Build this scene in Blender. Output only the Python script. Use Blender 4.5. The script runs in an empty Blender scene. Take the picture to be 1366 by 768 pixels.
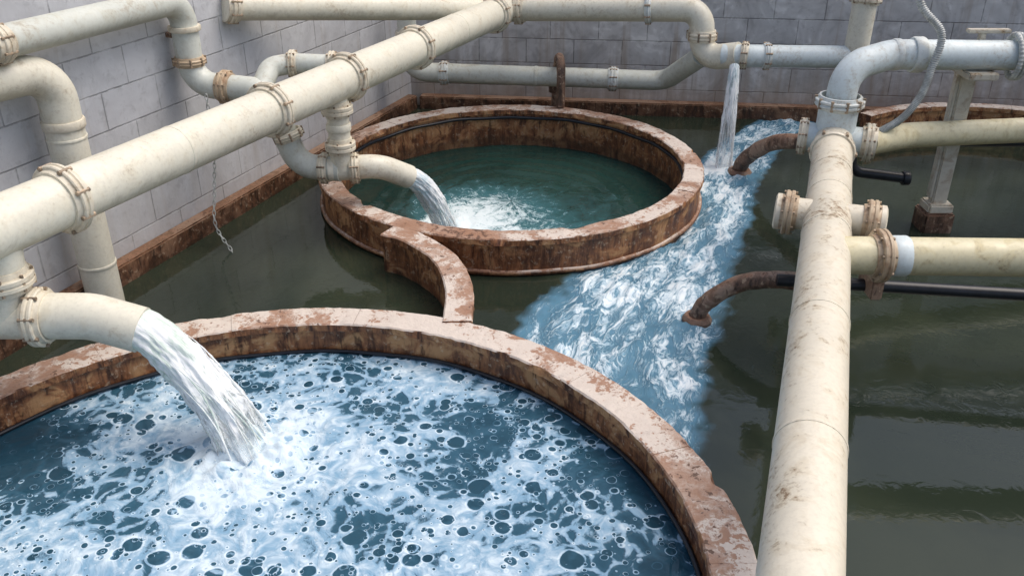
import bpy, bmesh, math, random
import numpy as np
from mathutils import Vector, Matrix, noise
random.seed(7)
S = bpy.context.scene
V = Vector

# ------------------------------------------------------------------ node helpers
def N(nt, typ, ins=None, **props):
    n = nt.nodes.new(typ)
    for k, v in props.items():
        setattr(n, k, v)
    for k, v in (ins or {}).items():
        s = n.inputs[k]
        if isinstance(v, bpy.types.NodeSocket):
            nt.links.new(v, s)
        else:
            s.default_value = v
    return n
def M(nt, op, a, b=0.0, c=0.0, clamp=False):
    n = N(nt, 'ShaderNodeMath', {0: a, 1: b, 2: c}, operation=op)
    n.use_clamp = clamp
    return n.outputs[0]
def SS(nt, x, lo, hi, a=0.0, b=1.0):
    return N(nt, 'ShaderNodeMapRange', {0: x, 1: lo, 2: hi, 3: a, 4: b}, interpolation_type='SMOOTHSTEP').outputs[0]
def MIX(nt, f, a, b, blend='MIX'):
    n = N(nt, 'ShaderNodeMix', data_type='RGBA', blend_type=blend)
    for i, v in ((0, f), (6, a), (7, b)):
        if isinstance(v, bpy.types.NodeSocket):
            nt.links.new(v, n.inputs[i])
        else:
            n.inputs[i].default_value = v if i == 0 else (*v, 1)
    return n.outputs[2]
def NOISE(nt, vec, scale, detail=5, rough=0.55, dist=0.0):
    return N(nt, 'ShaderNodeTexNoise', {'Vector': vec, 'Scale': scale, 'Detail': min(detail, 3.5), 'Roughness': rough, 'Distortion': dist}).outputs[0]
def MAP(nt, vec, scale=(1, 1, 1), rot=(0, 0, 0), loc=(0, 0, 0)):
    return N(nt, 'ShaderNodeMapping', {'Vector': vec, 'Scale': scale, 'Rotation': rot, 'Location': loc}).outputs[0]
def BUMP(nt, h, strength, dist, nrm=None):
    d = {'Height': h, 'Strength': strength, 'Distance': dist}
    if nrm: d['Normal'] = nrm
    return N(nt, 'ShaderNodeBump', d).outputs[0]
def newmat(name):
    m = bpy.data.materials.new(name)
    m.use_nodes = True
    nt = m.node_tree
    p = nt.nodes['Principled BSDF']
    return m, nt, p
def setp(nt, p, **kw):
    for k, v in kw.items():
        s = p.inputs[k.replace('_', ' ')]
        if isinstance(v, bpy.types.NodeSocket): nt.links.new(v, s)
        elif isinstance(v, tuple) and len(v) == 3 and s.type == 'RGBA': s.default_value = (*v, 1)
        else: s.default_value = v

# ------------------------------------------------------------------ materials
def pipe_mat(name, base, dirt, dirt_amt=0.5, spots=0.5, under=0.6, grime=.55):
    m, nt, p = newmat(name)
    co = N(nt, 'ShaderNodeTexCoord').outputs['Object']
    nz = N(nt, 'ShaderNodeSeparateXYZ', {0: N(nt, 'ShaderNodeNewGeometry').outputs['Normal']}).outputs[2]
    big = NOISE(nt, co, 2.0, 4, 0.6)
    mid = NOISE(nt, co, 9, 8, 0.68, 0.6)
    fine = NOISE(nt, co, 40, 6, 0.7)
    c = MIX(nt, SS(nt, big, .35, .68), base, tuple(b * .88 for b in base))
    c = MIX(nt, M(nt, 'MULTIPLY', SS(nt, mid, .46, .68), dirt_amt), c, dirt)
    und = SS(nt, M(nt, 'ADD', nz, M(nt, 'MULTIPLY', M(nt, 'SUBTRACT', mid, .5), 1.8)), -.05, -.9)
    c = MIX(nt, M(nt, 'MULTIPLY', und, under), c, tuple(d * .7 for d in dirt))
    blot = M(nt, 'ADD', M(nt, 'ADD', M(nt, 'MULTIPLY', mid, .55), M(nt, 'MULTIPLY', fine, .45)), M(nt, 'MULTIPLY', M(nt, 'SUBTRACT', big, .5), .55))
    c = MIX(nt, M(nt, 'MULTIPLY', SS(nt, blot, .56, .63), min(1, .65 * spots)), c, (.42, .33, .22))
    c = MIX(nt, M(nt, 'MULTIPLY', SS(nt, blot, .64, .68), spots), c, (.23, .14, .075))
    c = MIX(nt, M(nt, 'MULTIPLY', SS(nt, fine, .4, .75), .14), c, (.2, .17, .12))
    ring = N(nt, 'ShaderNodeAttribute', attribute_name='grime').outputs['Fac']
    gr = SS(nt, M(nt, 'MULTIPLY', ring, M(nt, 'ADD', mid, .35)), .36, .9)
    c = MIX(nt, M(nt, 'MULTIPLY', gr, grime), c, (.34, .25, .16))
    setp(nt, p, Base_Color=c, Roughness=SS(nt, mid, .3, .7, .32, .58))
    nt.links.new(BUMP(nt, M(nt, 'ADD', mid, M(nt, 'MULTIPLY', fine, .5)), .2, .006), p.inputs['Normal'])
    return m
def rust_mat(name, dark=(.11, .040, .017), mid=(.36, .15, .06), light=(.58, .33, .155), toplight=(.70, .63, .56), topdark=(.38, .22, .145), wet=True, band=.3):
    m, nt, p = newmat(name)
    co = N(nt, 'ShaderNodeTexCoord').outputs['Object']
    geo = N(nt, 'ShaderNodeNewGeometry')
    nz = N(nt, 'ShaderNodeSeparateXYZ', {0: geo.outputs['Normal']}).outputs[2]
    z = N(nt, 'ShaderNodeSeparateXYZ', {0: geo.outputs['Position']}).outputs[2]
    st = NOISE(nt, MAP(nt, co, (20, 20, 4)), 1.0, 8, .72, .5)
    pt = NOISE(nt, co, 4.5, 9, .72, .6)
    pf = NOISE(nt, co, 22, 9, .72, .3)
    t2 = NOISE(nt, co, 1.3, 4, .6, .5)
    side = MIX(nt, SS(nt, M(nt, 'ADD', M(nt, 'MULTIPLY', st, .5), M(nt, 'MULTIPLY', pt, .5)), .40, .58), dark, mid)
    side = MIX(nt, M(nt, 'MULTIPLY', SS(nt, pt, .49, .63), .75), side, light)
    side = MIX(nt, M(nt, 'MULTIPLY', SS(nt, pf, .56, .67), .5), side, (.64, .49, .34))
    side = MIX(nt, M(nt, 'MULTIPLY', SS(nt, st, .43, .34), .65), side, tuple(d * .4 for d in dark))
    bw = SS(nt, M(nt, 'ADD', z, M(nt, 'MULTIPLY', M(nt, 'SUBTRACT', st, .5), .30)), .20, .05)
    side = MIX(nt, M(nt, 'MULTIPLY', bw, band), side, tuple(.8 * d for d in dark))
    if wet:
        w = SS(nt, M(nt, 'ADD', z, M(nt, 'MULTIPLY', M(nt, 'SUBTRACT', pt, .5), .12)), .04, -.02)
        side = MIX(nt, M(nt, 'MULTIPLY', w, .5), side, (.03, .022, .012))
    tt = M(nt, 'MULTIPLY', M(nt, 'ADD', pt, pf), .5)
    top = MIX(nt, SS(nt, tt, .42, .58), topdark, tuple(.5 * (a + b) for a, b in zip(topdark, toplight)))
    big = M(nt, 'MULTIPLY', M(nt, 'SUBTRACT', t2, .5), .8)
    top = MIX(nt, M(nt, 'MULTIPLY', SS(nt, M(nt, 'ADD', tt, big), .485, .53), .85), top, toplight)
    top = MIX(nt, M(nt, 'MULTIPLY', SS(nt, M(nt, 'SUBTRACT', pf, big), .53, .62), .6), top, (.30, .14, .075))
    top = MIX(nt, M(nt, 'MULTIPLY', SS(nt, M(nt, 'SUBTRACT', M(nt, 'ADD', M(nt, 'MULTIPLY', pf, .7), M(nt, 'MULTIPLY', st, .3)), M(nt, 'MULTIPLY', big, .6)), .585, .62), .85), top, (.10, .05, .03))
    c = MIX(nt, SS(nt, nz, .45, .8), side, top)
    setp(nt, p, Base_Color=c, Roughness=SS(nt, pt, .3, .7, .42, .8))
    h = M(nt, 'ADD', pt, M(nt, 'ADD', M(nt, 'MULTIPLY', pf, .5), M(nt, 'MULTIPLY', st, .5)))
    nt.links.new(BUMP(nt, h, .7, .02), p.inputs['Normal'])
    return m
def plain_mat(name, col, rough=.5, var=.25, metal=0.0, scale=12):
    m, nt, p = newmat(name)
    co = N(nt, 'ShaderNodeTexCoord').outputs['Object']
    n = NOISE(nt, co, scale, 7, .65, .4)
    c = MIX(nt, SS(nt, n, .35, .65), tuple(x * (1 - var) for x in col), tuple(min(1, x * (1 + var)) for x in col))
    setp(nt, p, Base_Color=c, Roughness=rough, Metallic=metal)
    nt.links.new(BUMP(nt, n, .3, .005), p.inputs['Normal'])
    return m
def wall_mat(name, base, dark, stain, stain_amt, joint=.35, patch=.35):
    m, nt, p = newmat(name)
    co = N(nt, 'ShaderNodeTexCoord').outputs['Object']
    s = N(nt, 'ShaderNodeSeparateXYZ', {0: co})
    x, z = s.outputs[0], s.outputs[2]
    n2 = NOISE(nt, co, 9, 9, .74, .2)
    n3 = NOISE(nt, co, 2.2, 9, .76, .6)
    wob = M(nt, 'MULTIPLY', M(nt, 'SUBTRACT', n2, .5), .014)
    v = N(nt, 'ShaderNodeCombineXYZ', {0: x, 1: M(nt, 'ADD', z, wob), 2: 0.0}).outputs[0]
    b = N(nt, 'ShaderNodeTexBrick', {'Vector': v, 'Color1': (.97, .97, .97, 1), 'Color2': (.76, .76, .76, 1), 'Mortar': (.85, .85, .85, 1), 'Scale': 1.0,
                                     'Mortar Size': .008, 'Mortar Smooth': .6, 'Bias': 0.0, 'Brick Width': .58, 'Row Height': .29})
    vs = NOISE(nt, MAP(nt, co, (7, 7, .5)), 1, 8, .65)
    c = MIX(nt, SS(nt, n3, .38, .66), base, dark)
    c = MIX(nt, .45, c, b.outputs[0], 'MULTIPLY')
    c = MIX(nt, M(nt, 'MULTIPLY', SS(nt, n3, .46, .36), patch), c, tuple(min(1, d * 1.35) for d in base))
    c = MIX(nt, M(nt, 'MULTIPLY', SS(nt, n3, .55, .64), patch), c, tuple(d * .65 for d in dark))
    jm = M(nt, 'MULTIPLY', b.outputs['Fac'], SS(nt, M(nt, 'ADD', n3, M(nt, 'MULTIPLY', n2, .5)), .62, .82, .4, 1.2))
    c = MIX(nt, M(nt, 'MULTIPLY', jm, joint), c, tuple(d * .4 for d in dark))
    c = MIX(nt, M(nt, 'MULTIPLY', SS(nt, n2, .53, .66), .35), c, tuple(d * .6 for d in dark))
    h = SS(nt, M(nt, 'ADD', z, M(nt, 'MULTIPLY', M(nt, 'SUBTRACT', vs, .5), -2.2)), 1.0, .0)
    c = MIX(nt, M(nt, 'MULTIPLY', h, stain_amt), c, stain)
    c = MIX(nt, M(nt, 'MULTIPLY', SS(nt, vs, .56, .70), .3), c, stain)
    setp(nt, p, Base_Color=c, Roughness=.75)
    hh = M(nt, 'SUBTRACT', M(nt, 'MULTIPLY', n2, .6), M(nt, 'MULTIPLY', jm, .9))
    nt.links.new(BUMP(nt, hh, .6, .012), p.inputs['Normal'])
    return m
def water_mat(name, deep, deep2, foamA, foamB, flow=False, fs=(1, 1, 1), lacy=True, ripple=.02, rscale=6, halo=.5, halo_col=None, spec=.5):
    m, nt, p = newmat(name)
    co = N(nt, 'ShaderNodeTexCoord').outputs['Object']
    den = N(nt, 'ShaderNodeAttribute', attribute_name='foam').outputs['Fac']
    fl = N(nt, 'ShaderNodeAttribute', attribute_name='flow').outputs['Vector']
    base = MAP(nt, fl, fs) if flow else co
    wn = N(nt, 'ShaderNodeTexNoise', {'Vector': base, 'Scale': 1.5, 'Detail': 2.5, 'Roughness': .6}).outputs[1]
    wv = N(nt, 'ShaderNodeVectorMath', {0: N(nt, 'ShaderNodeVectorMath', {0: wn, 1: (.5, .5, .5)}, operation='SUBTRACT').outputs[0], 3: .35 if lacy else 1.0}, operation='SCALE').outputs[0]
    q = N(nt, 'ShaderNodeVectorMath', {0: base, 1: wv}, operation='ADD').outputs[0]
    n1 = NOISE(nt, q, 2.0, 3, .6, .3)
    n2 = NOISE(nt, q, 11 if lacy else 9, 8, .68, .6)
    if lacy:
        wn2 = N(nt, 'ShaderNodeTexNoise', {'Vector': co, 'Scale': 7.0, 'Detail': 2.5, 'Roughness': .65}).outputs[1]
        wv2 = N(nt, 'ShaderNodeVectorMath', {0: N(nt, 'ShaderNodeVectorMath', {0: wn2, 1: (.5, .5, .5)}, operation='SUBTRACT').outputs[0], 3: .10}, operation='SCALE').outputs[0]
        q2 = N(nt, 'ShaderNodeVectorMath', {0: q, 1: wv2}, operation='ADD').outputs[0]
        flat = MAP(nt, q2, (1, 1, 0)); flatc = MAP(nt, N(nt, 'ShaderNodeVectorMath', {0: co, 1: N(nt, 'ShaderNodeVectorMath', {0: wv2, 3: .25}, operation='SCALE').outputs[0]}, operation='ADD').outputs[0], (1, 1, 0))
        val = M(nt, 'ADD', den, M(nt, 'MULTIPLY', M(nt, 'SUBTRACT', n1, .5), 1.6))
        vb = N(nt, 'ShaderNodeTexVoronoi', {'Vector': flat, 'Scale': 8.0}, feature='DISTANCE_TO_EDGE').outputs[0]
        val = M(nt, 'ADD', val, M(nt, 'MULTIPLY', SS(nt, vb, .25, .0), .24))
        val = M(nt, 'ADD', val, M(nt, 'MULTIPLY', M(nt, 'SUBTRACT', n2, .5), .6))
        rings = None
        for sc, vec, thr, rmax, amt, rim_a in ((6.5, flatc, .25, .46, .40, .24), (12.5, flatc, .25, .44, .42, .30), (25.0, flatc, .35, .42, .36, .32)):
            bub = N(nt, 'ShaderNodeTexVoronoi', {'Vector': vec, 'Scale': sc, 'Randomness': .9}, feature='F1')
            sel = N(nt, 'ShaderNodeSeparateColor', {0: bub.outputs[1]}).outputs[0]
            rad = M(nt, 'MULTIPLY', M(nt, 'MULTIPLY', sel, sel), rmax)
            dd = M(nt, 'SUBTRACT', bub.outputs[0], rad)
            on = SS(nt, sel, thr, thr + .1)
            hole = M(nt, 'MULTIPLY', SS(nt, dd, .025, -.025), on)
            rim = M(nt, 'MULTIPLY', SS(nt, M(nt, 'ABSOLUTE', M(nt, 'SUBTRACT', dd, .05)), .06, .0), on)
            val = M(nt, 'SUBTRACT', val, M(nt, 'MULTIPLY', hole, amt))
            val = M(nt, 'ADD', val, M(nt, 'MULTIPLY', rim, rim_a))
            if sc > 10: rings = rim if rings is None else M(nt, 'MAXIMUM', rings, rim)
        foam = SS(nt, val, .47, .60)
        foam = M(nt, 'MAXIMUM', foam, M(nt, 'MULTIPLY', M(nt, 'MULTIPLY', rings, SS(nt, n1, .42, .58)), .5))
        thick = SS(nt, M(nt, 'ADD', val, M(nt, 'MULTIPLY', M(nt, 'SUBTRACT', n2, .5), .8)), .50, 1.25)
    else:
        val = M(nt, 'ADD', den, M(nt, 'MULTIPLY', M(nt, 'SUBTRACT', n1, .5), 1.5))
        val = M(nt, 'ADD', val, M(nt, 'MULTIPLY', M(nt, 'SUBTRACT', n2, .5), 1.5))
        val = M(nt, 'MULTIPLY', val, SS(nt, den, .0, .12))
        foam = SS(nt, val, .42, .86)
        thick = SS(nt, val, .55, 1.1)
    fc = MIX(nt, thick, foamA, foamB)
    dn = NOISE(nt, co, .9, 4, .6, .5)
    dc = MIX(nt, SS(nt, dn, .35, .65), deep, deep2)
    hv = M(nt, 'ADD', den, M(nt, 'MULTIPLY', M(nt, 'SUBTRACT', n1, .5), .5)) if not lacy else val
    dc = MIX(nt, M(nt, 'MULTIPLY', SS(nt, hv, .10, .55), halo), dc, halo_col or tuple(a * .5 for a in foamA))
    c = MIX(nt, foam, dc, fc)
    setp(nt, p, Base_Color=c, Roughness=M(nt, 'ADD', M(nt, 'MULTIPLY', foam, .42), .035), IOR=1.33)
    p.inputs['Specular IOR Level'].default_value = spec
    rip = NOISE(nt, co, rscale, 3, .55, .8)
    b1 = BUMP(nt, rip, .5, ripple)
    b2 = BUMP(nt, M(nt, 'MULTIPLY', foam, M(nt, 'ADD', .5, n2)), .6, .02, b1)
    nt.links.new(b2, p.inputs['Normal'])
    return m
def jet_mat(name, tint, off=0.0):
    m, nt, p = newmat(name)
    uv = N(nt, 'ShaderNodeTexCoord').outputs['UV']
    s1 = NOISE(nt, MAP(nt, uv, (9, 1.6, 1)), 1.6, 8, .65, .9)
    s2 = NOISE(nt, MAP(nt, uv, (26, 6, 1)), 1.4, 6, .7, .8)
    vv = N(nt, 'ShaderNodeSeparateXYZ', {0: uv}).outputs[1]
    f = M(nt, 'ADD', M(nt, 'MULTIPLY', s1, .55), M(nt, 'MULTIPLY', s2, .45))
    white = SS(nt, M(nt, 'ADD', f, M(nt, 'MULTIPLY', vv, .12)), .42, .60)
    c = MIX(nt, white, tint, (.93, .96, .97))
    th = M(nt, 'MULTIPLY', SS(nt, vv, .2, 1.0), .19)
    a = SS(nt, M(nt, 'SUBTRACT', f, th), .25 + off, .40 + off, .18, 1)
    setp(nt, p, Base_Color=c, Roughness=.3, IOR=1.33, Alpha=a)
    nt.links.new(BUMP(nt, f, .5, .02), p.inputs['Normal'])
    return m

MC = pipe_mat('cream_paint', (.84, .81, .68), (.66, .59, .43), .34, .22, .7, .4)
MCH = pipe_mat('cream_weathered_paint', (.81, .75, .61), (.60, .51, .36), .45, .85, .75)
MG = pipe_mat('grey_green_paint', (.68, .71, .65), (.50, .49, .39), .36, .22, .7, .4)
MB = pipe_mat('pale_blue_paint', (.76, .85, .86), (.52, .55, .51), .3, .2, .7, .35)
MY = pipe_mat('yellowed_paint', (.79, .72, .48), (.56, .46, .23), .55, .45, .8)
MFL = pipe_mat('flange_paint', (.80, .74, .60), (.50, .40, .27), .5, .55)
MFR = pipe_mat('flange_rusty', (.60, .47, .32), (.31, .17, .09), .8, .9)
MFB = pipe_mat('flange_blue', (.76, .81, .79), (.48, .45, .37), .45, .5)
MR = rust_mat('rusted_tank_steel')
MRP = rust_mat('rusted_pipe', (.08, .045, .03), (.22, .125, .08), (.38, .27, .2), (.40, .29, .22), (.2, .12, .08))
MSK = rust_mat('rusted_skirting', (.06, .028, .015), (.18, .08, .04), (.3, .17, .1), (.34, .22, .15), (.18, .095, .05))
MK = plain_mat('black_rubber', (.014, .016, .022), .35)
MHOSE = plain_mat('grey_hose', (.50, .52, .50), .45)
MSTEEL = plain_mat('bolt_steel', (.36, .28, .20), .6, .4, .3)
MCONC = plain_mat('concrete', (.42, .40, .36), .85, .2)
MPOST = pipe_mat('post_paint', (.66, .62, .52), (.38, .28, .18), .6, .9)
MGROUND = plain_mat('ground_concrete', (.20, .19, .17), .9, .25, 0, 2)

# ------------------------------------------------------------------ mesh helpers
FLANGES = []   # (centre, direction) of every joint, used to put grime on the pipe paint next to joints
PIPES = []
def obj_from(name, verts, faces, mat, parent=None, smooth=True, sharp=35, uvs=None):
    me = bpy.data.meshes.new(name)
    me.from_pydata([tuple(v) for v in verts], [], faces)
    if uvs:
        ul = me.uv_layers.new(name='UVMap')
        for i, uv in enumerate(uvs): ul.data[i].uv = uv
    me.validate(clean_customdata=False)
    if smooth:
        me.shade_smooth()
        if sharp: me.set_sharp_from_angle(angle=math.radians(sharp))
    me.materials.append(mat)
    o = bpy.data.objects.new(name, me)
    S.collection.objects.link(o)
    if parent: o.parent = parent
    return o
def frames(P):
    T = []
    for i in range(len(P)):
        a = P[max(i - 1, 0)]; b = P[min(i + 1, len(P) - 1)]
        T.append((b - a).normalized())
    up = V((0, 0, 1)) if abs(T[0].z) < .9 else V((1, 0, 0))
    n = (up - T[0] * up.dot(T[0])).normalized()
    out = []
    for t in T:
        n = (n - t * n.dot(t)).normalized()
        out.append((t, n, t.cross(n)))
    return out
def tube(P, rf, seg=28, cap=True):
    F = frames(P); vs = []; fs = []
    for i, p in enumerate(P):
        t, n, b = F[i]
        r = rf(i) if callable(rf) else rf
        for k in range(seg):
            a = 2 * math.pi * k / seg
            vs.append(p + (n * math.cos(a) + b * math.sin(a)) * r)
    for i in range(len(P) - 1):
        for k in range(seg):
            k2 = (k + 1) % seg
            fs.append((i * seg + k, i * seg + k2, (i + 1) * seg + k2, (i + 1) * seg + k))
    if cap:
        fs.append(tuple(range(seg))[::-1]); L = (len(P) - 1) * seg
        fs.append(tuple(L + k for k in range(seg)))
    return vs, fs
def fillet(pts, br, n=12, step=.05):
    pts = [V(p) for p in pts]; out = [pts[0]]
    for i in range(1, len(pts) - 1):
        a, c, b = pts[i - 1], pts[i], pts[i + 1]
        d1 = (a - c).normalized(); d2 = (b - c).normalized()
        ang = d1.angle(d2)
        if ang > math.radians(176): out.append(c); continue
        t = br / math.tan(ang / 2)
        t = min(t, .48 * (a - c).length, .48 * (b - c).length)
        r = t * math.tan(ang / 2)
        p1 = c + d1 * t; cen = c + (d1 + d2).normalized() * (r / math.sin(ang / 2))
        v1 = p1 - cen; ax = v1.cross((c + d2 * t) - cen).normalized()
        tot = math.pi - ang
        for k in range(n + 1):
            out.append(cen + Matrix.Rotation(tot * k / n, 3, ax) @ v1)
    out.append(pts[-1])
    res = [out[0]]
    for p in out[1:]:
        L = (p - res[-1]).length
        if L < 1e-4: continue
        k = max(1, int(L / step)); a = res[-1]
        for j in range(1, k + 1): res.append(a.lerp(p, j / k))
    return res
def catmull(pts, n=10):
    P = [V(p) for p in pts]; P = [P[0] * 2 - P[1]] + P + [P[-1] * 2 - P[-2]]; out = []
    for i in range(1, len(P) - 2):
        for k in range(n):
            t = k / n; a, b, c, d = P[i - 1:i + 3]
            out.append(.5 * ((2 * b) + (c - a) * t + (2 * a - 5 * b + 4 * c - d) * t * t + (3 * b - a - 3 * c + d) * t ** 3))
    out.append(P[-2]); return out
def lathe(profile, c, d, seg=36, phase=0):
    d = V(d).normalized(); c = V(c)
    up = V((0, 0, 1)) if abs(d.z) < .9 else V((1, 0, 0))
    n = (up - d * up.dot(d)).normalized(); b = d.cross(n)
    vs = []; fs = []
    for (a, r) in profile:
        for k in range(seg):
            th = 2 * math.pi * k / seg + phase
            vs.append(c + d * a + (n * math.cos(th) + b * math.sin(th)) * r)
    m = len(profile)
    for i in range(m):
        j = (i + 1) % m
        for k in range(seg):
            k2 = (k + 1) % seg
            fs.append((i * seg + k, j * seg + k, j * seg + k2, i * seg + k2))
    return vs, fs, (d, n, b)
def merge(parts):
    V_, F_ = [], []
    for vs, fs in parts:
        o = len(V_); V_ += list(vs); F_ += [tuple(i + o for i in f) for f in fs]
    return V_, F_
def flange(parent, c, d, r, mat=None, k=1.36, th=.035, bolts=8, name='flange'):
    mat = mat or MFL; c = V(c); FLANGES.append((c, V(d).normalized(), r))
    ro = r * k; e = .006; g = .005
    parts = []
    prof = [(-th * 1.9, r * .99), (-th * 1.9, r * 1.10), (-th, r * 1.15), (-th, ro - e), (-th + e, ro), (-g - e * .5, ro), (-g, ro - e), (-g * .2, ro * .95), (g * .2, ro * .95), (g, ro - e), (g + e * .5, ro),
            (th - e, ro), (th, ro - e), (th, r * 1.15), (th * 1.9, r * 1.10), (th * 1.9, r * .99)]
    vs, fs, (D, n, b) = lathe(prof, c, d)
    flo = obj_from(name, vs, fs, mat, parent)
    rb = (r * 1.15 + ro) / 2
    for q in range(bolts):
        a = 2 * math.pi * (q + .5) / bolts
        cc = c + (n * math.cos(a) + b * math.sin(a)) * rb
        br = min(.014, r * .09)
        v2, f2, _ = lathe([(-th - .013, .0005), (-th - .013, br), (th + .013, br), (th + .013, .0005)], cc, D, 6)
        parts.append((v2, f2))
    vs, fs = merge(parts)
    obj_from('bolts', vs, fs, MSTEEL, flo, smooth=False)
    return flo
def collar(parent, c, d, r, mat, w=.05, k=1.10, name='collar'):
    e = min(.012, w * .3)
    if w > .02: FLANGES.append((V(c), V(d).normalized(), r))
    vs, fs, _ = lathe([(-w, r * .99), (-w, r * k - e * .5), (-w + e, r * k), (w - e, r * k), (w, r * k - e * .5), (w, r * .99)], c, d)
    return obj_from(name, vs, fs, mat, parent)
def at(pts, s, f):
    a, b = V(pts[s]), V(pts[s + 1]); return a.lerp(b, f), (b - a)
def pipe(name, pts, r, mat, bend=None):
    path = fillet(pts, bend or r * 1.9)
    vs, fs = tube(path, r)
    o = obj_from(name, vs, fs, mat, sharp=50); PIPES.append(o); return o
def box(name, lo, hi, mat, parent=None, bev=.008, M_=None):
    bm = bmesh.new(); bmesh.ops.create_cube(bm, size=1)
    for v in bm.verts:
        v.co = V([(lo[i] + hi[i]) / 2 + v.co[i] * (hi[i] - lo[i]) for i in range(3)])
    if bev: bmesh.ops.bevel(bm, geom=bm.edges[:], offset=bev, segments=2, affect='EDGES')
    if M_: bm.transform(M_)
    me = bpy.data.meshes.new(name); bm.to_mesh(me); bm.free(); me.materials.append(mat)
    o = bpy.data.objects.new(name, me); S.collection.objects.link(o)
    if parent: o.parent = parent
    return o

# ------------------------------------------------------------------ setting: walls, ground
CORN = V((-1.27, 11.2, 0))
def frame(o, x):
    x = V(x).normalized(); z = V((0, 0, 1)); y = z.cross(x)
    m = Matrix((x, y, z)).transposed().to_4x4(); m.translation = o; return m
ML = frame(CORN, (-2.3, -5.86, 0)); MBK = frame(CORN, (7.4, -.77, 0))
WL = wall_mat('painted_block_wall', (.62, .635, .665), (.56, .57, .60), (.42, .39, .36), .35, .6, .12)
WB = wall_mat('weathered_block_wall', (.62, .62, .625), (.49, .485, .49), (.33, .26, .20), .65, .75, .45)
w1 = box('block_wall', (0, -.3, -.9), (16, 0, 4.2), WL, bev=0); w1.matrix_world = ML
w2 = box('block_wall', (-.4, 0, -.9), (12.5, .3, 4.19), WB, bev=0); w2.matrix_world = MBK
k1 = box('rusty_wall_skirting', (.1, .002, -.8), (15.9, .13, .17), MSK, bev=.012); k1.matrix_world = ML
k2 = box('rusty_wall_skirting', (.13, -.16, -.8), (12.3, -.002, .16), MSK, bev=.012); k2.matrix_world = MBK
box('concrete_kerb_wall', (-8, -4.4, -.9), (11.3, -4.1, .5), MCONC)
box('concrete_kerb_wall', (11.0, -4.05, -.9), (11.3, 10.0, .5), MCONC)
obj_from('ground', [(-300, -300, -.9), (300, -300, -.9), (300, 300, -.9), (-300, 300, -.9)], [(0, 1, 2, 3)], MGROUND, smooth=False)

# ------------------------------------------------------------------ tanks
FT = (-1.245, 2.99, 2.36); RT = (-.01, 8.27, 1.84)
def tank(name, cx, cy, R, th, zt, nseg, a0=0, a1=2 * math.pi, mat=MR):
    e = .022
    n = 160; prof = [(R - e, -.85), (R - e, zt - .05), (R - th + e, zt - .05), (R - th + e, -.85)]
    full = abs(a1 - a0 - 2 * math.pi) < 1e-3
    vs, fs = [], []
    for i in range(n + 1):
        a = a0 + (a1 - a0) * i / n
        for k, (r, z) in enumerate(prof):
            vs.append((cx + r * math.cos(a), cy + r * math.sin(a), z))
    for i in range(n):
        for k in range(4):
            k2 = (k + 1) % 4
            fs.append((i * 4 + k, i * 4 + k2, (i + 1) * 4 + k2, (i + 1) * 4 + k))
    if not full: fs += [(0, 1, 2, 3), (n * 4 + 3, n * 4 + 2, n * 4 + 1, n * 4)]
    o = obj_from(name, vs, fs, mat)
    parts = []
    for s in range(nseg):
        b0 = a0 + (a1 - a0) * s / nseg + .0005; b1 = a0 + (a1 - a0) * (s + 1) / nseg - .0005
        dz = random.uniform(-.0025, .0025); dr = random.uniform(-.003, .003); c = .009
        pr = [(R + dr, zt - .055), (R + dr, zt - c + dz), (R - c + dr, zt + dz), (R - th * .5, zt + dz + .001), (R - th + c + dr, zt + dz), (R - th + dr, zt - c + dz), (R - th + dr, zt - .055)]
        v, f = [], []; m = max(6, int((b1 - b0) * R / .02))
        for i in range(m + 1):
            a = b0 + (b1 - b0) * i / m
            for kk, (r, z) in enumerate(pr):
                q = V((r * math.cos(a), r * math.sin(a), z))
                ch = max(0, noise.noise(q * 6 + V((0, 0, 31))) - .32) * .06 if kk in (1, 2, 4, 5) else 0
                j = .005 * noise.noise(q * 8) + .005 * noise.noise(q * 24) + (-ch if kk < 3 else ch); jz = .003 * noise.noise(q * 5 + V((9, 0, 0))) + .004 * noise.noise(q * 20) - ch * .5
                v.append((cx + (r + j) * math.cos(a), cy + (r + j) * math.sin(a), z + jz))
        L = len(pr)
        for i in range(m):
            for k in range(L):
                k2 = (k + 1) % L; f.append((i * L + k, i * L + k2, (i + 1) * L + k2, (i + 1) * L + k))
        f.append(tuple(range(L))[::-1]); f.append(tuple(m * L + k for k in range(L)))
        parts.append((v, f))
    v, f = merge(parts); obj_from('rim_cap', v, f, mat, o)
    return o
def ring(name, cx, cy, R, z, r, mat, parent, a0=0, a1=2 * math.pi, wob=.004):
    P = []
    for i in range(181):
        a = a0 + (a1 - a0) * i / 180
        P.append(V((cx + R * math.cos(a), cy + R * math.sin(a), z + wob * math.sin(7 * a) + wob * math.sin(17 * a))))
    vs, fs = tube(P, r, 10, cap=False); return obj_from(name, vs, fs, mat, parent)
t1 = tank('settling_tank', *FT, .23, .33, 17)
ring('waterline_hose', FT[0], FT[1], FT[2] - .225, .118, .013, MK, t1)
t2 = tank('settling_tank', *RT, .19, .33, 13)
ring('inner_hose', RT[0], RT[1], RT[2] - .185, .235, .018, MK, t2)
ring('outer_band', RT[0], RT[1], RT[2] - .012, .03, .02, MR, t2)
t3 = tank('settling_tank', 5.1, 8.40, 1.9, .15, .30, 6, math.radians(40), math.radians(128))

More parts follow.
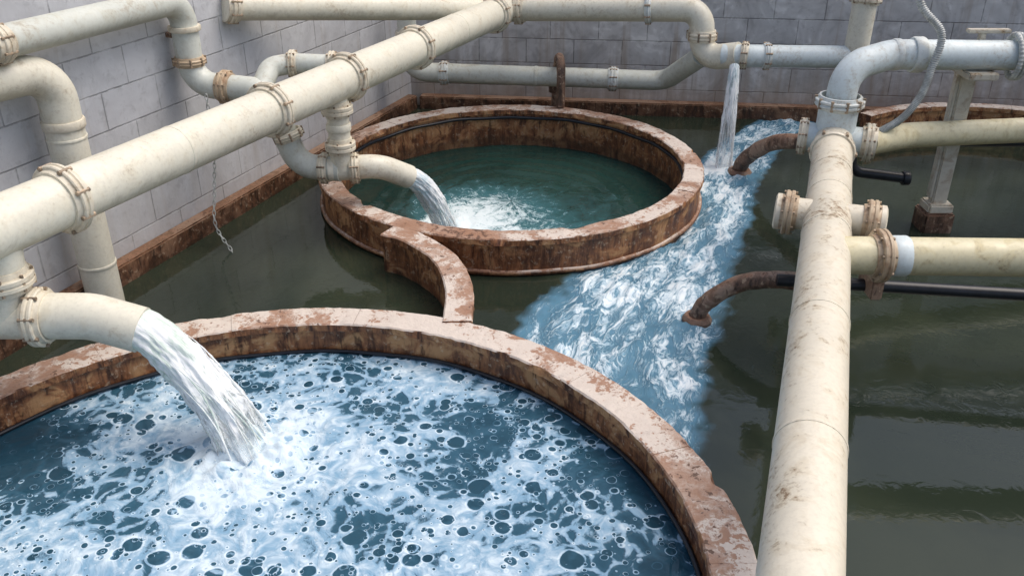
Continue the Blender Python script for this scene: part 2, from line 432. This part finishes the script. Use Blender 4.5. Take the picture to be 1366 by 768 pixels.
# curved divider wall between the tanks
dp = catmull([(-1.0, 6.60, 0), (-.80, 6.48, 0), (-.52, 6.12, 0), (-.38, 5.66, 0), (-.36, 5.14, 0)], 12)
F = frames(dp)
def strip(P, F, hw, zs, ch=.01):
    pr = [(-hw, zs[0]), (-hw, zs[1] - ch), (-hw + ch, zs[1]), (hw - ch, zs[1]), (hw, zs[1] - ch), (hw, zs[0])]
    vs, fs = [], []; L = len(pr)
    for p, (t, n, b) in zip(P, F):
        b = V((t.y, -t.x, 0)).normalized()
        for s, z in pr:
            q = V((p.x, p.y, z)) + b * s
            vs.append(q + b * (.006 * noise.noise(q * 14)) + V((0, 0, .004 * noise.noise(q * 12))))
    for i in range(len(P) - 1):
        for k in range(L):
            k2 = (k + 1) % L; fs.append((i * L + k, (i + 1) * L + k, (i + 1) * L + k2, i * L + k2))
    fs.append(tuple(range(L))); fs.append(tuple((len(P) - 1) * L + k for k in range(L))[::-1])
    return vs, fs
v, f = strip(dp, F, .075, (-.85, .29)); dv = obj_from('curved_divider_wall', v, f, MR)
v, f = strip(dp, F, .10, (.28, .34)); obj_from('coping', v, f, MR, dv)

# ------------------------------------------------------------------ water
def attr(me, foam, flow):
    a = me.attributes.new('foam', 'FLOAT', 'POINT'); a.data.foreach_set('value', np.asarray(foam, dtype=np.float32))
    b = me.attributes.new('flow', 'FLOAT_VECTOR', 'POINT'); b.data.foreach_set('vector', np.asarray(flow, dtype=np.float32).ravel())
def gs(x, y, cx, cy, s): return math.exp(-((x - cx) ** 2 + (y - cy) ** 2) / (2 * s * s))
J1L = V((-1.50, 4.12, .10)); J2L = V((-.62, 7.62, -.10)); J3L = V((2.2, 8.9, 0))
def disc_water(name, c, R, z0, fn, mat, nr=120, na=300):
    vs, fs, foam, flow = [], [], [], []
    vs.append((c[0], c[1], z0)); foam.append(0); flow.append((0, 0, 0))
    for i in range(1, nr + 1):
        r = R * i / nr
        for k in range(na):
            a = 2 * math.pi * k / na; x = c[0] + r * math.cos(a); y = c[1] + r * math.sin(a)
            h, fm, fl = fn(x, y, r, a); vs.append((x, y, z0 + h)); foam.append(fm); flow.append(fl)
    for k in range(na): fs.append((0, 1 + k, 1 + (k + 1) % na))
    for i in range(nr - 1):
        for k in range(na):
            k2 = (k + 1) % na; a = 1 + i * na
            fs.append((a + k, a + na + k, a + na + k2, a + k2))
    me = bpy.data.meshes.new(name); me.from_pydata(vs, [], fs); me.shade_smooth(); me.materials.append(mat)
    attr(me, foam, flow); o = bpy.data.objects.new(name, me); S.collection.objects.link(o); return o
def fn_front(x, y, r, a):
    d = math.hypot(x - J1L.x, y - J1L.y)
    n = noise.noise(V((x * 1.1, y * 1.1, 3)))
    fm = .45 + .16 * n + .85 * math.exp(-(d / .34) ** 2) + .18 * math.exp(-(d / .8) ** 2)
    fm -= .40 * gs(x, y, -2.95, 4.1, .38) + .30 * gs(x, y, -1.2, 5.15, .3) + .24 * gs(x, y, .65, 3.9, .3) + .14 * gs(x, y, .2, 4.3, .5)
    fm += .08 * gs(x, y, -.3, 3.4, .9)
    h = .010 * noise.noise(V((x * 3, y * 3, 0))) + .006 * noise.noise(V((x * 8, y * 8, 5)))
    t = math.exp(-(d / .26) ** 2)
    h += t * (.045 + .08 * noise.noise(V((x * 9, y * 9, 1))) + .06 * noise.noise(V((x * 22, y * 22, 1))))
    h += .012 * math.cos(d * 26) * math.exp(-d / .5)
    return h, fm, (x, y, 0)
def fn_rear(x, y, r, a):
    d = math.hypot(x - J2L.x, y - J2L.y)
    da = (a + math.pi * 2 - 3.7) % (2 * math.pi)
    sw = math.exp(-((r - .95) / .30) ** 2) * max(0, 1 - da / 3.6) if da < 3.6 else 0
    fm = .04 + .95 * math.exp(-(d / .27) ** 2) + .60 * gs(x, y, -.15, 7.75, .40) + .45 * gs(x, y, -.45, 8.15, .36) + .32 * sw + .14 * gs(x, y, .1, 8.2, .5)
    h = .007 * noise.noise(V((x * 4, y * 4, 0))) + .005 * math.cos(r * 30 + 5 * noise.noise(V((x * 1.2, y * 1.2, 9)))) * math.exp(-((r - 1.1) / .5) ** 2)
    h += math.exp(-(d / .25) ** 2) * (.03 + .08 * noise.noise(V((x * 9, y * 9, 1))) + .04 * noise.noise(V((x * 22, y * 22, 1))))
    return h, fm, (a * 1.0, r * 2.2, 0)
WF = water_mat('foamy_blue_water', (.014, .050, .080), (.026, .080, .122), (.22, .39, .55), (.70, .82, .90), ripple=.03, halo=.6, halo_col=(.05, .14, .215))
WR = water_mat('green_tank_water', (.014, .040, .034), (.022, .056, .047), (.24, .44, .50), (.80, .90, .93), flow=True, fs=(2.2, 1.8, 1), lacy=False, ripple=.02, halo=.85, halo_col=(.055, .18, .21))
WC = water_mat('channel_water_surface', (.022, .031, .021), (.035, .045, .029), (.24, .45, .60), (.84, .92, .96), flow=True, fs=(1.3, 3.2, 1), lacy=False, ripple=.0022, rscale=11, halo=.95, halo_col=(.10, .24, .35), spec=.9)
disc_water('tank_water', FT, 2.17, .10, fn_front, WF, 150, 360)
disc_water('tank_water', RT, 1.69, -.10, fn_rear, WR)
FLW = [V(p) for p in [(3.7, 11.0, 0), (2.85, 9.9, 0), (2.2, 8.7, 0), (1.75, 7.6, 0), (1.20, 6.5, 0), (.74, 5.5, 0), (.45, 4.4, 0)]]
FW = [.26, .32, .38, .42, .60, .68, .70]
FP = catmull(FLW, 8); FWI = np.interp(np.linspace(0, 6, len(FP)), range(7), FW)
FA = np.array([(p.x, p.y) for p in FP]); CUM = np.concatenate([[0], np.cumsum(np.linalg.norm(np.diff(FA, axis=0), axis=1))])
def flowinfo(x, y):
    p = np.array((x, y)); A = FA[:-1]; B = FA[1:]; D = B - A
    t = np.clip(((p - A) * D).sum(1) / (D * D).sum(1), 0, 1); Q = A + D * t[:, None]
    dist = np.linalg.norm(p - Q, axis=1); i = int(dist.argmin()); tt = t[i]
    cr = D[i][0] * (y - A[i][1]) - D[i][1] * (x - A[i][0])
    return CUM[i] + tt * (CUM[i + 1] - CUM[i]), math.copysign(dist[i], cr), FWI[i] * (1 - tt) + FWI[i + 1] * tt
xs = np.concatenate([np.linspace(-7, -4.2, 6), np.arange(-4.0, -.2, .08), np.arange(-.2, 4.2, .032), np.arange(4.25, 6.5, .1), np.linspace(6.6, 11.05, 8)])
ys = np.concatenate([np.linspace(-4.15, 1.9, 12), np.arange(2.0, 4.4, .08), np.arange(4.4, 11.3, .032)])
vs, foam, flow = [], [], []
for y in ys:
    for x in xs:
        s, d, w = flowinfo(x, y) if (-.6 < x < 5 and y > 3.9) else (x, 9, 1)
        e = abs(d) / w + .20 * noise.noise(V((x * 2.5, y * 2.5, 11))) + .12 * noise.noise(V((x * 8, y * 8, 15)))
        fm = .80 * min(1, max(0, (1.12 - e) / .32)) if e < 1.12 else 0
        fm *= .84 + .36 * noise.noise(V((s * 1.2, d * 2.5, 21)))
        fm += .4 * gs(x, y, J3L.x, J3L.y, .18)
        act = min(1, fm * 1.4)
        h = 0.0
        if act > .01:
            h += act * (.035 * noise.noise(V((s * 2.6, d * 6, 4))) + .026 * noise.noise(V((s * 7, d * 14, 7))) + .014 * noise.noise(V((s * 16, d * 25, 7))))
        vs.append((x, y, h)); foam.append(fm); flow.append((s, d, 0))
nx = len(xs); fs = []
nl = V((.9309, -.3654)); nb = V((-.1035, -.9946))
for j in range(len(ys) - 1):
    for i in range(nx - 1):
        cx = (xs[i] + xs[i + 1]) / 2; cy = (ys[j] + ys[j + 1]) / 2
        if math.hypot(cx - FT[0], cy - FT[1]) < FT[2] - .12 or math.hypot(cx - RT[0], cy - RT[1]) < RT[2] - .1: continue
        if (cx - CORN.x) * nl[0] + (cy - CORN.y) * nl[1] < -.12 or (cx - CORN.x) * nb[0] + (cy - CORN.y) * nb[1] < -.12: continue
        fs.append((j * nx + i, j * nx + i + 1, (j + 1) * nx + i + 1, (j + 1) * nx + i))
me = bpy.data.meshes.new('water'); me.from_pydata(vs, [], fs); me.shade_smooth(); me.materials.append(WC); attr(me, foam, flow)
S.collection.objects.link(bpy.data.objects.new('water', me))

# ------------------------------------------------------------------ falling water
def jet(name, p0, v0, zend, r0, r1, flat, mat, drops=160, strands=14):
    p0 = V(p0); v0 = V(v0); g = 9.8
    T = (v0.z + math.sqrt(v0.z ** 2 + 2 * g * (p0.z - zend))) / g
    n = 80; P = [p0 + v0 * (T * i / n) + V((0, 0, -.5 * g)) * (T * i / n) ** 2 for i in range(n + 1)]
    F = frames(P); seg = 96; vs, fs, uvs = [], [], []
    sd = random.random() * 50
    for i, p in enumerate(P):
        t, nn, b = F[i]; u = i / n
        side = t.cross(V((0, 0, 1)));
        side = side.normalized() if side.length > .05 else V((1, 0, 0))
        oth = t.cross(side).normalized()
        for k in range(seg):
            a = 2 * math.pi * k / seg
            w = r0 + (r1 - r0) * u ** 1.3; hgt = w * (1 - flat * u)
            q = V((math.cos(a) * 1.6, math.sin(a) * 1.6, u * 2.2 + sd))
            dj = 1 + (.06 + .40 * u) * noise.noise(q) + (.03 + .30 * u) * noise.noise(V((math.cos(a) * 4, math.sin(a) * 4, u * 3 + sd))) + (.02 + .24 * u) * noise.noise(V((math.cos(a) * 11, math.sin(a) * 11, u * 9 + sd))) + .14 * u * noise.noise(V((math.cos(a) * 20, math.sin(a) * 20, u * 24 + sd)))
            vs.append(p + (side * math.cos(a) * w + oth * math.sin(a) * hgt) * dj)
    for i in range(n):
        for k in range(seg):
            k2 = (k + 1) % seg
            fs.append((i * seg + k, i * seg + k2, (i + 1) * seg + k2, (i + 1) * seg + k))
            uvs += [(k / seg, i / n), ((k + 1) / seg, i / n), ((k + 1) / seg, (i + 1) / n), (k / seg, (i + 1) / n)]
    o = obj_from(name, vs, fs, mat, sharp=0, uvs=uvs)
    parts = []; U2 = []
    for s in range(strands):
        a = random.uniform(0, 6.28); rr = random.uniform(.8, 1.1); st = random.uniform(.3, .75); Q = []
        for i in range(int(st * n), n + 1):
            t, nn, b = F[i]; u = i / n; side = t.cross(V((0, 0, 1))); side = side.normalized() if side.length > .05 else V((1, 0, 0)); oth = t.cross(side).normalized()
            w = (r0 + (r1 - r0) * u) * (rr * (1 + .45 * (u - st))); aa = a + .3 * math.sin(u * 6 + s)
            Q.append(P[i] + side * math.cos(aa) * w + oth * math.sin(aa) * w * (1 - flat * u))
        rad = random.uniform(.02, .06) * r0; nq = len(Q)
        v, f = tube(Q, lambda i: rad * (.15 + min(1, i / nq * 2)) * (1 + .8 * noise.noise(V((i * .4, s, 1)))), 8)
        parts.append((v, f))
        for ff in f:
            for ix in ff: U2.append((s / strands + .02 * (ix % 8) / 8, (ix // 8) / n))
    v, f = merge(parts); obj_from('strands', v, f, mat, o, sharp=0, uvs=U2)
    bm = bmesh.new()
    for k in range(drops):
        if k % 3 == 0:
            i = random.randint(int(n * .6), n); a = random.uniform(0, 6.28); t, nn, b = F[i]
            rr = r1 * random.uniform(.85, 1.35) * (i / n)
            c = P[i] + (nn * math.cos(a) + b * math.sin(a)) * rr
            c.z = max(c.z, zend + .01)
            rad = random.choice((.0015, .002, .003))
        else:
            a = random.uniform(0, 6.28); rr = abs(random.gauss(0, r1 * 1.2)) + r1 * .4
            c = P[-1] + V((math.cos(a) * rr, math.sin(a) * rr, .01 + abs(random.gauss(0, .04)) * (1 + 1.5 * (rr < r1 * 1.4))))
            rad = random.choice((.002, .003, .003, .004, .005))
        bmesh.ops.create_icosphere(bm, subdivisions=1, radius=rad, matrix=Matrix.Translation(c))
    md = bpy.data.meshes.new('droplets'); bm.to_mesh(md); bm.free(); md.shade_smooth(); md.materials.append(DROP)
    od = bpy.data.objects.new('droplets', md); S.collection.objects.link(od); od.parent = o
    return o
DROP, nt, p = newmat('droplet_water'); setp(nt, p, Base_Color=(.85, .92, .95), Roughness=.1)
JM1 = jet_mat('cream_tinted_jet', (.62, .74, .66)); JM2 = jet_mat('white_jet', (.52, .70, .78)); JM3 = jet_mat('thin_trickle', (.45, .58, .62), .06)
jet('falling_water', (-2.06, 4.27, .80), (1.60, -.36, -.55), .06, .114, .150, .35, JM1, 520, 26)
jet('falling_water', (-.93, 7.38, .50), (1.0, .80, -.35), -.13, .090, .12, .35, JM2, 300, 14)
jet('falling_water', (2.26, 9.12, 1.02), (-.10, -.45, -.4), -.02, .05, .08, .2, JM3, 160, 8)

# ------------------------------------------------------------------ pipes
za = 1.4
A0 = V((-3.3, 2.92, za)); A1 = V((-.07, 10.2, za - .02))
def Aat(y): f = (y - A0.y) / (A1.y - A0.y); return A0.lerp(A1, f)
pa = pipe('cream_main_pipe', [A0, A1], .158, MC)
for y in (4.68, 6.38, 7.30, 8.35, 9.9):
    flange(pa, Aat(y), A1 - A0, .158, k=1.28, th=.030, bolts=8)
for y in (5.5, 9.1): collar(pa, Aat(y), A1 - A0, .158, MC, .012, 1.02)
# discharge drop at front left
ty = Aat(4.28); tx = V((ty.x - .06, ty.y, 0))
pb = pipe('cream_outlet_pipe', [(ty.x, ty.y, 1.38), (tx.x, tx.y, .84), ], .115, MC)
flange(pb, (ty.x - .03, ty.y, 1.10), (0, 0, 1), .115, k=1.34)
vs, fs = tube(fillet([(tx.x - .34, tx.y + .02, .86), (tx.x + .45, tx.y, .87), (-2.04, 4.265, .79)], .35), .128, 32); PIPES.append(obj_from('outlet_elbow', vs, fs, MC, pb, sharp=50))
flange(pb, (tx.x + .17, tx.y, .865), (1, 0, 0), .128, k=1.30, th=.028)
flange(pb, (tx.x - .2, tx.y, .865), (1, 0, 0), .128, k=1.30, th=.028)
# middle drop
m0 = Aat(7.145)
pc = pipe('cream_outlet_pipe', [(m0.x, m0.y, 1.40), (m0.x, m0.y, .66)], .09, MC)
flange(pc, (m0.x, m0.y, 1.17), (0, 0, 1), .09, k=1.45, bolts=6); flange(pc, (m0.x, m0.y, .86), (0, 0, 1), .09, k=1.4, bolts=6); collar(pc, (m0.x, m0.y, 1.02), (0, 0, 1), .09, MC, .03, 1.14)
vs, fs = tube(fillet([(m0.x - .12, m0.y, .65), (m0.x + .30, m0.y + .06, .66), (-.90, 7.39, .49)], .3), .102, 32); PIPES.append(obj_from('outlet_elbow', vs, fs, MC, pc, sharp=50))
flange(pc, (m0.x + .10, m0.y + .02, .655), (1, .1, 0), .102, k=1.28, th=.022)
# grey pipe along the left wall
bp = [(-3.75, 4.1, 2.07), (-2.62, 7.33, 2.0), (-2.62, 7.31, 1.33), (-2.0, 7.2, 1.30), (-1.80, 7.2, .66), (-1.44, 7.15, .65)]
pd = pipe('grey_green_wall_pipe', bp, .105, MG, .2)
flange(pd, (-3.21, 5.64, 2.035), (1.13, 3.23, -.07), .105, k=1.25)
collar(pd, (-2.62, 7.32, 1.78), (0, 0, 1), .105, MFL, .02, 1.22)
flange(pd, (-2.62, 7.31, 1.52), (0, 0, 1), .105, MFR, k=1.25, th=.02)
flange(pd, (-2.34, 7.26, 1.317), (.62, -.11, -.03), .105, MFR, k=1.32, th=.03)
flange(pd, (-1.86, 7.2, .93), (.2, 0, -.64), .105, MFL, k=1.2, th=.02)
flange(pd, (-1.58, 7.17, .653), (1, -.1, 0), .105, MFL, k=1.25, th=.02)
pe = pipe('grey_green_branch_pipe', [(-2.05, 7.22, 1.30), (-2.0, 7.42, 1.44), (-1.85, 7.5, 1.45), (-1.25, 7.5, 1.43)], .085, MG, .12)
flange(pe, (-1.83, 7.5, 1.45), (1, 0, 0), .085, k=1.35, th=.022, bolts=6); flange(pe, (-1.50, 7.5, 1.44), (1, 0, 0), .085, k=1.35, th=.022, bolts=6)
br = box('pipe_wall_bracket', (-.02, -.16, -.12), (.02, .16, .12), MRP, bev=.004); br.matrix_world = Matrix.Translation((-2.80, 7.36, 1.72)) @ Matrix.Rotation(math.radians(-21), 4, 'Z')
b2 = box('arm', (.0, -.02, -.02), (.16, .02, .02), MRP, br, bev=.004)
b3 = box('hook', (-.012, .09, -.24), (.012, .12, .02), MRP, br, bev=.004)
# left down pipe
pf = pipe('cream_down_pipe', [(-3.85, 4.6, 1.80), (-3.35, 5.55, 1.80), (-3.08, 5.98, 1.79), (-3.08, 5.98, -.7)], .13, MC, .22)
collar(pf, (-3.08, 5.98, 1.42), (0, 0, 1), .13, MFL, .03, 1.10); collar(pf, (-3.08, 5.98, .35), (0, 0, 1), .13, MC, .012, 1.04); collar(pf, (-3.08, 5.98, 1.32), (0, 0, 1), .13, MC, .01, 1.04)
# upper back pipe
pg = pipe('cream_back_pipe', [(-2.50, 8.0, 1.82), (-.07, 10.2, 1.38)], .12, MC)
flange(pg, (-2.45, 8.045, 1.811), (2.43, 2.2, -.44), .12, k=1.25)
ph = pipe('cream_back_pipe', [(-.07, 10.2, 1.38), (1.98, 9.62, 1.49), (2.02, 9.60, .98), (2.35, 9.35, 1.08)], .13, MC, .2)
flange(ph, (.08, 10.16, 1.39), (2.05, -.58, .11), .13, k=1.3); flange(ph, (1.45, 9.77, 1.462), (2.05, -.58, .11), .13, MFB, k=1.22, th=.018)
flange(ph, (2.0, 9.61, 1.22), (0, 0, 1), .13, k=1.22, th=.03)
pi_ = pipe('grey_green_back_pipe', [(-1.2, 10.45, 1.42), (-1.2, 10.45, .62), (1.75, 10.2, .58), (2.02, 9.62, 1.0)], .11, MG, .22)
for f in (.14, .80): flange(pi_, *at([(-1.2, 10.45, .62), (1.75, 10.2, .58)], 0, f), .11, MFB, k=1.25, th=.03)
collar(pi_, (-1.2, 10.45, 1.05), (0, 0, 1), .11, MFL, .04, 1.25)
collar(pi_, *at([(-1.2, 10.45, .62), (1.75, 10.2, .58)], 0, .5), .11, MG, .02, 1.06)
# pale blue pipe to the right with the leak
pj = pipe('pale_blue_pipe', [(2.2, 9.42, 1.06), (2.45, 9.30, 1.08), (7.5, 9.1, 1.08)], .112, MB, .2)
flange(pj, (2.40, 9.32, 1.08), (1, -.3, 0), .112, MFL, k=1.25, th=.02); flange(pj, (2.62, 9.293, 1.08), (1, -.04, 0), .112, MFB, k=1.22, th=.02)
pk = pipe('cream_riser_pipe', [(3.52, 9.26, 1.08), (3.60, 9.4, 4.1)], .12, MC)
flange(pk, (3.545, 9.30, 1.66), (.08, .14, 3), .12, k=1.3)
# right trunk pipe
H0 = V((.45, .66, .95)); H1 = V((2.62, 7.04, .95))
def Hat(y): f = (y - H0.y) / (H1.y - H0.y); return H0.lerp(H1, f)
pl = pipe('weathered_trunk_pipe', [H0, H1 + (H1 - H0).normalized() * .12], .15, MCH)
HD = H1 - H0
flange(pl, Hat(6.72), HD, .15, MFL, k=1.16, th=.02, bolts=6)
for y in (3.02, 4.05, 5.15, 5.75, 6.2): collar(pl, Hat(y), HD, .15, MCH, .010, 1.025, 'seam')
h2 = Hat(5.45); sx = V((HD.y, -HD.x, 0)).normalized()
vs, fs = tube([h2 - sx * .27, h2 + sx * .27], .105); obj_from('cross_stub', vs, fs, MCH, pl, sharp=50)
for s in (-.25, .27): flange(pl, h2 + sx * s, sx, .105, MFR if s < 0 else MFR, k=1.42, th=.03)
for s in (-.30, .32):
    vs, fs, _ = lathe([(0, .0005), (0, .12), (.03, .12), (.04, .10), (.04, .0005)], h2 + sx * s, sx * (1 if s > 0 else -1)); obj_from('blind_cap', vs, fs, MFL, pl)
tz = Hat(7.04)
vs, fs = tube([V((tz.x, tz.y, .80)), V((tz.x, tz.y, 1.22))], .155); obj_from('tee_body', vs, fs, MB, pl, sharp=50)
vs, fs = tube([tz - sx * .24, tz + sx * .28], .115); obj_from('tee_cross', vs, fs, MB, pl, sharp=50)
flange(pl, tz - sx * .24, sx, .115, MFL, k=1.3, th=.02); flange(pl, tz + sx * .27, sx, .115, MFL, k=1.35, th=.03)
pm = pipe('pale_blue_riser_pipe', [(tz.x, tz.y, 1.15), (tz.x + .02, tz.y + .03, 1.53), (tz.x + .42, 7.25, 1.585), (6.5, 7.25, 1.56)], .118, MB, .26)
flange(pm, (tz.x, tz.y, 1.26), (0, 0, 1), .15, MFB, k=1.28, th=.028, bolts=10)
collar(pm, (3.08, 7.25, 1.585), (1, 0, 0), .118, MFB, .03, 1.06); collar(pm, (3.25, 7.25, 1.583), (1, 0, 0), .118, MFB, .045, 1.2, 'clamp')
pn = pipe('yellowed_side_pipe', [tz + sx * .26, V((3.3, 7.2, .93)), (6.5, 7.75, .88)], .105, MY, .3)
po = pipe('yellowed_side_pipe', [Hat(4.88), (6.5, 4.70, .97)], .115, MY)
q = Hat(4.88)
flange(po, (q.x + .33, 4.872, .95), (1, 0, 0), .115, MFR, k=1.42, th=.03); collar(po, (q.x + .44, 4.868, .95), (1, 0, 0), .115, MB, .05, 1.08)
# black pipes
pipe('black_pipe', [(2.72, 7.45, .78), (6.5, 7.75, .68)], .038, MK)
pq = pipe('black_pipe', [(2.98, 7.5, .73), (2.98, 7.5, .50), (3.50, 7.45, .45)], .045, MK, .16)
collar(pq, (3.0, 7.5, .72), (0, 0, 1), .045, MK, .03, 1.5); collar(pq, (3.47, 7.453, .452), (1, 0, 0), .045, MK, .03, 1.4)
pr_ = pipe('black_pipe', [(1.80, 5.42, .50), (6.5, 4.75, .52)], .042, MK)
box('clamp', (2.36, 5.20, .46), (2.44, 5.45, .70), MRP, pr_, bev=.01)
# rusted arches
for pts, r in (([(1.34, 5.74, -.5), (1.36, 5.73, .02), (1.44, 5.70, .20), (1.62, 5.62, .37), (1.82, 5.50, .46), (2.0, 5.42, .48)], .062),
               ([(2.36, 8.84, -.5), (2.36, 8.82, 0), (2.42, 8.7, .22), (2.58, 8.4, .46), (2.8, 8.0, .58), (2.95, 7.6, .60)], .075),
               ([(.52, 10.55, .0), (.52, 10.5, .45), (.53, 10.38, .75), (.54, 10.2, .84), (.55, 10.03, .72), (.55, 9.98, .34)], .05)):
    P = catmull(pts, 14)
    vs, fs = tube(P, lambda i: r * (1 + .09 * noise.noise(V((i * .25, r * 90, 0)))), 24)
    o = obj_from('rusted_arch_pipe', vs, fs, MRP, sharp=60)
    c = V(pts[1]); vs, fs, _ = lathe([(-.08, r), (-.08, r * 1.7), (.0, r * 1.75), (.03, r * 1.4), (.03, r)], c, (0, 0, 1)); obj_from('base_collar', vs, fs, MRP, o)

# corrugated hose
hp = catmull([(3.02, 7.35, 3.2), (3.10, 7.3, 2.4), (3.17, 7.2, 2.0), (3.34, 7.1, 1.78), (3.30, 7.06, 1.5), (3.24, 7.02, 1.3), (3.12, 7.0, 1.13), (2.96, 6.98, 1.03)], 70)
vs, fs = tube(hp, lambda i: .029 + .0045 * math.cos(i * 1.6), 16); ho = obj_from('corrugated_hose', vs, fs, MHOSE, sharp=0)
Q = []
for i in range(320):
    a = i / 320 * 2 * math.pi * 2.3; Q.append(V((4.0 + .05 * math.sin(a * .5) + i * .0003, 7.25 + .15 * math.cos(a), 1.57 + .17 * math.sin(a))))
vs, fs = tube(Q, lambda i: .020 + .0035 * math.cos(i * 1.6), 12); obj_from('coiled_hose', vs, fs, MHOSE, sharp=0)
# support post
sp = box('support_post', (3.70, 7.34, .16), (3.83, 7.44, 1.47), MPOST, bev=.012)
box('web', (3.67, 7.355, .3), (3.70, 7.425, 1.44), MPOST, sp, bev=.006)
box('base_block', (3.64, 7.27, -.3), (3.90, 7.53, .18), MRP, sp, bev=.015)
box('base_plate', (3.66, 7.29, .175), (3.88, 7.50, .26), MPOST, sp, bev=.015)
box('saddle', (3.64, 7.10, 1.41), (3.88, 7.44, 1.468), MPOST, sp, bev=.01)
box('top_arm', (3.74, 7.28, 1.66), (3.79, 7.33, 1.76), MPOST, sp, bev=.006)
box('top_handle', (3.64, 7.27, 1.745), (3.98, 7.34, 1.775), MPOST, sp, bev=.006)
# hanging chain
def link(c, d, rot, L=.03, w=.012, r=.0035):
    d = d.normalized(); up = V((1, 0, 0)); n = (up - d * up.dot(d)).normalized(); b = d.cross(n)
    s = n * math.cos(rot) + b * math.sin(rot); P = []
    for k in range(13):
        a = 2 * math.pi * k / 12; P.append(c + s * math.cos(a) * w + d * math.sin(a) * L)
    return tube(P, r, 6, cap=False)
cp = catmull([(-2.43, 7.02, 1.30), (-2.44, 7.05, .9), (-2.50, 7.05, .5), (-2.52, 7.0, .2), (-2.38, 6.9, .0), (-2.3, 6.8, -.1)], 9)
parts = []; acc = [cp[0]]; dist = 0
for i in range(1, len(cp)):
    seg = (cp[i] - cp[i - 1]); L = seg.length; k = 0
    while dist + .042 <= L:
        dist += .042; acc.append(cp[i - 1] + seg * (dist / L))
    dist -= L
for i in range(len(acc) - 1): parts.append(link(acc[i], acc[i + 1] - acc[i], (i % 2) * math.pi / 2))
vs, fs = merge(parts); obj_from('hanging_chain', vs, fs, MHOSE, sharp=0)

# grime that collects on the paint beside joints (per-vertex attribute)
FC = np.array([tuple(c) for c, d, r in FLANGES]); FD = np.array([tuple(d) for c, d, r in FLANGES]); FR = np.array([r for c, d, r in FLANGES])
for o in PIPES:
    me = o.data; n = len(me.vertices); co_ = np.zeros(n * 3, dtype=np.float32); me.vertices.foreach_get('co', co_); co_ = co_.reshape(-1, 3)
    g = np.zeros(n)
    for c, d, r in zip(FC, FD, FR):
        rel = co_ - c; ax = rel @ d; rad = np.linalg.norm(rel - ax[:, None] * d, axis=1)
        g = np.maximum(g, np.exp(-np.abs(ax) / .10) * (rad < r * 1.4))
    a = me.attributes.new('grime', 'FLOAT', 'POINT'); a.data.foreach_set('value', g.astype(np.float32))

# ------------------------------------------------------------------ light, world, camera
w = bpy.data.worlds.new('World'); S.world = w; w.use_nodes = True; nt = w.node_tree
sky = nt.nodes.new('ShaderNodeTexSky'); sky.sky_type = 'NISHITA'; sky.sun_disc = False
EL, AZ = 62, 80
sky.sun_elevation = math.radians(EL); sky.sun_rotation = math.radians(AZ); sky.dust_density = 5.0; sky.air_density = 1.0; sky.ozone_density = 1.0
nt.links.new(sky.outputs[0], nt.nodes['Background'].inputs[0]); nt.nodes['Background'].inputs[1].default_value = .15
sun = bpy.data.lights.new('sun', 'SUN'); sun.energy = 1.5; sun.angle = math.radians(50); sun.color = (1, .95, .88)
so = bpy.data.objects.new('sun', sun); S.collection.objects.link(so)
dirv = V((math.sin(math.radians(AZ)) * math.cos(math.radians(EL)), math.cos(math.radians(AZ)) * math.cos(math.radians(EL)), math.sin(math.radians(EL))))
so.rotation_euler = dirv.to_track_quat('Z', 'Y').to_euler()
cam = bpy.data.cameras.new('camera'); cam.sensor_width = 36; cam.lens = 31.6; cam.clip_end = 1000
co = bpy.data.objects.new('camera', cam); S.collection.objects.link(co); co.location = (0, 0, 3.32); co.rotation_euler = (math.radians(62), 0, 0); S.camera = co
S.view_settings.view_transform = 'Standard'; S.view_settings.look = 'None'; S.view_settings.exposure = 0
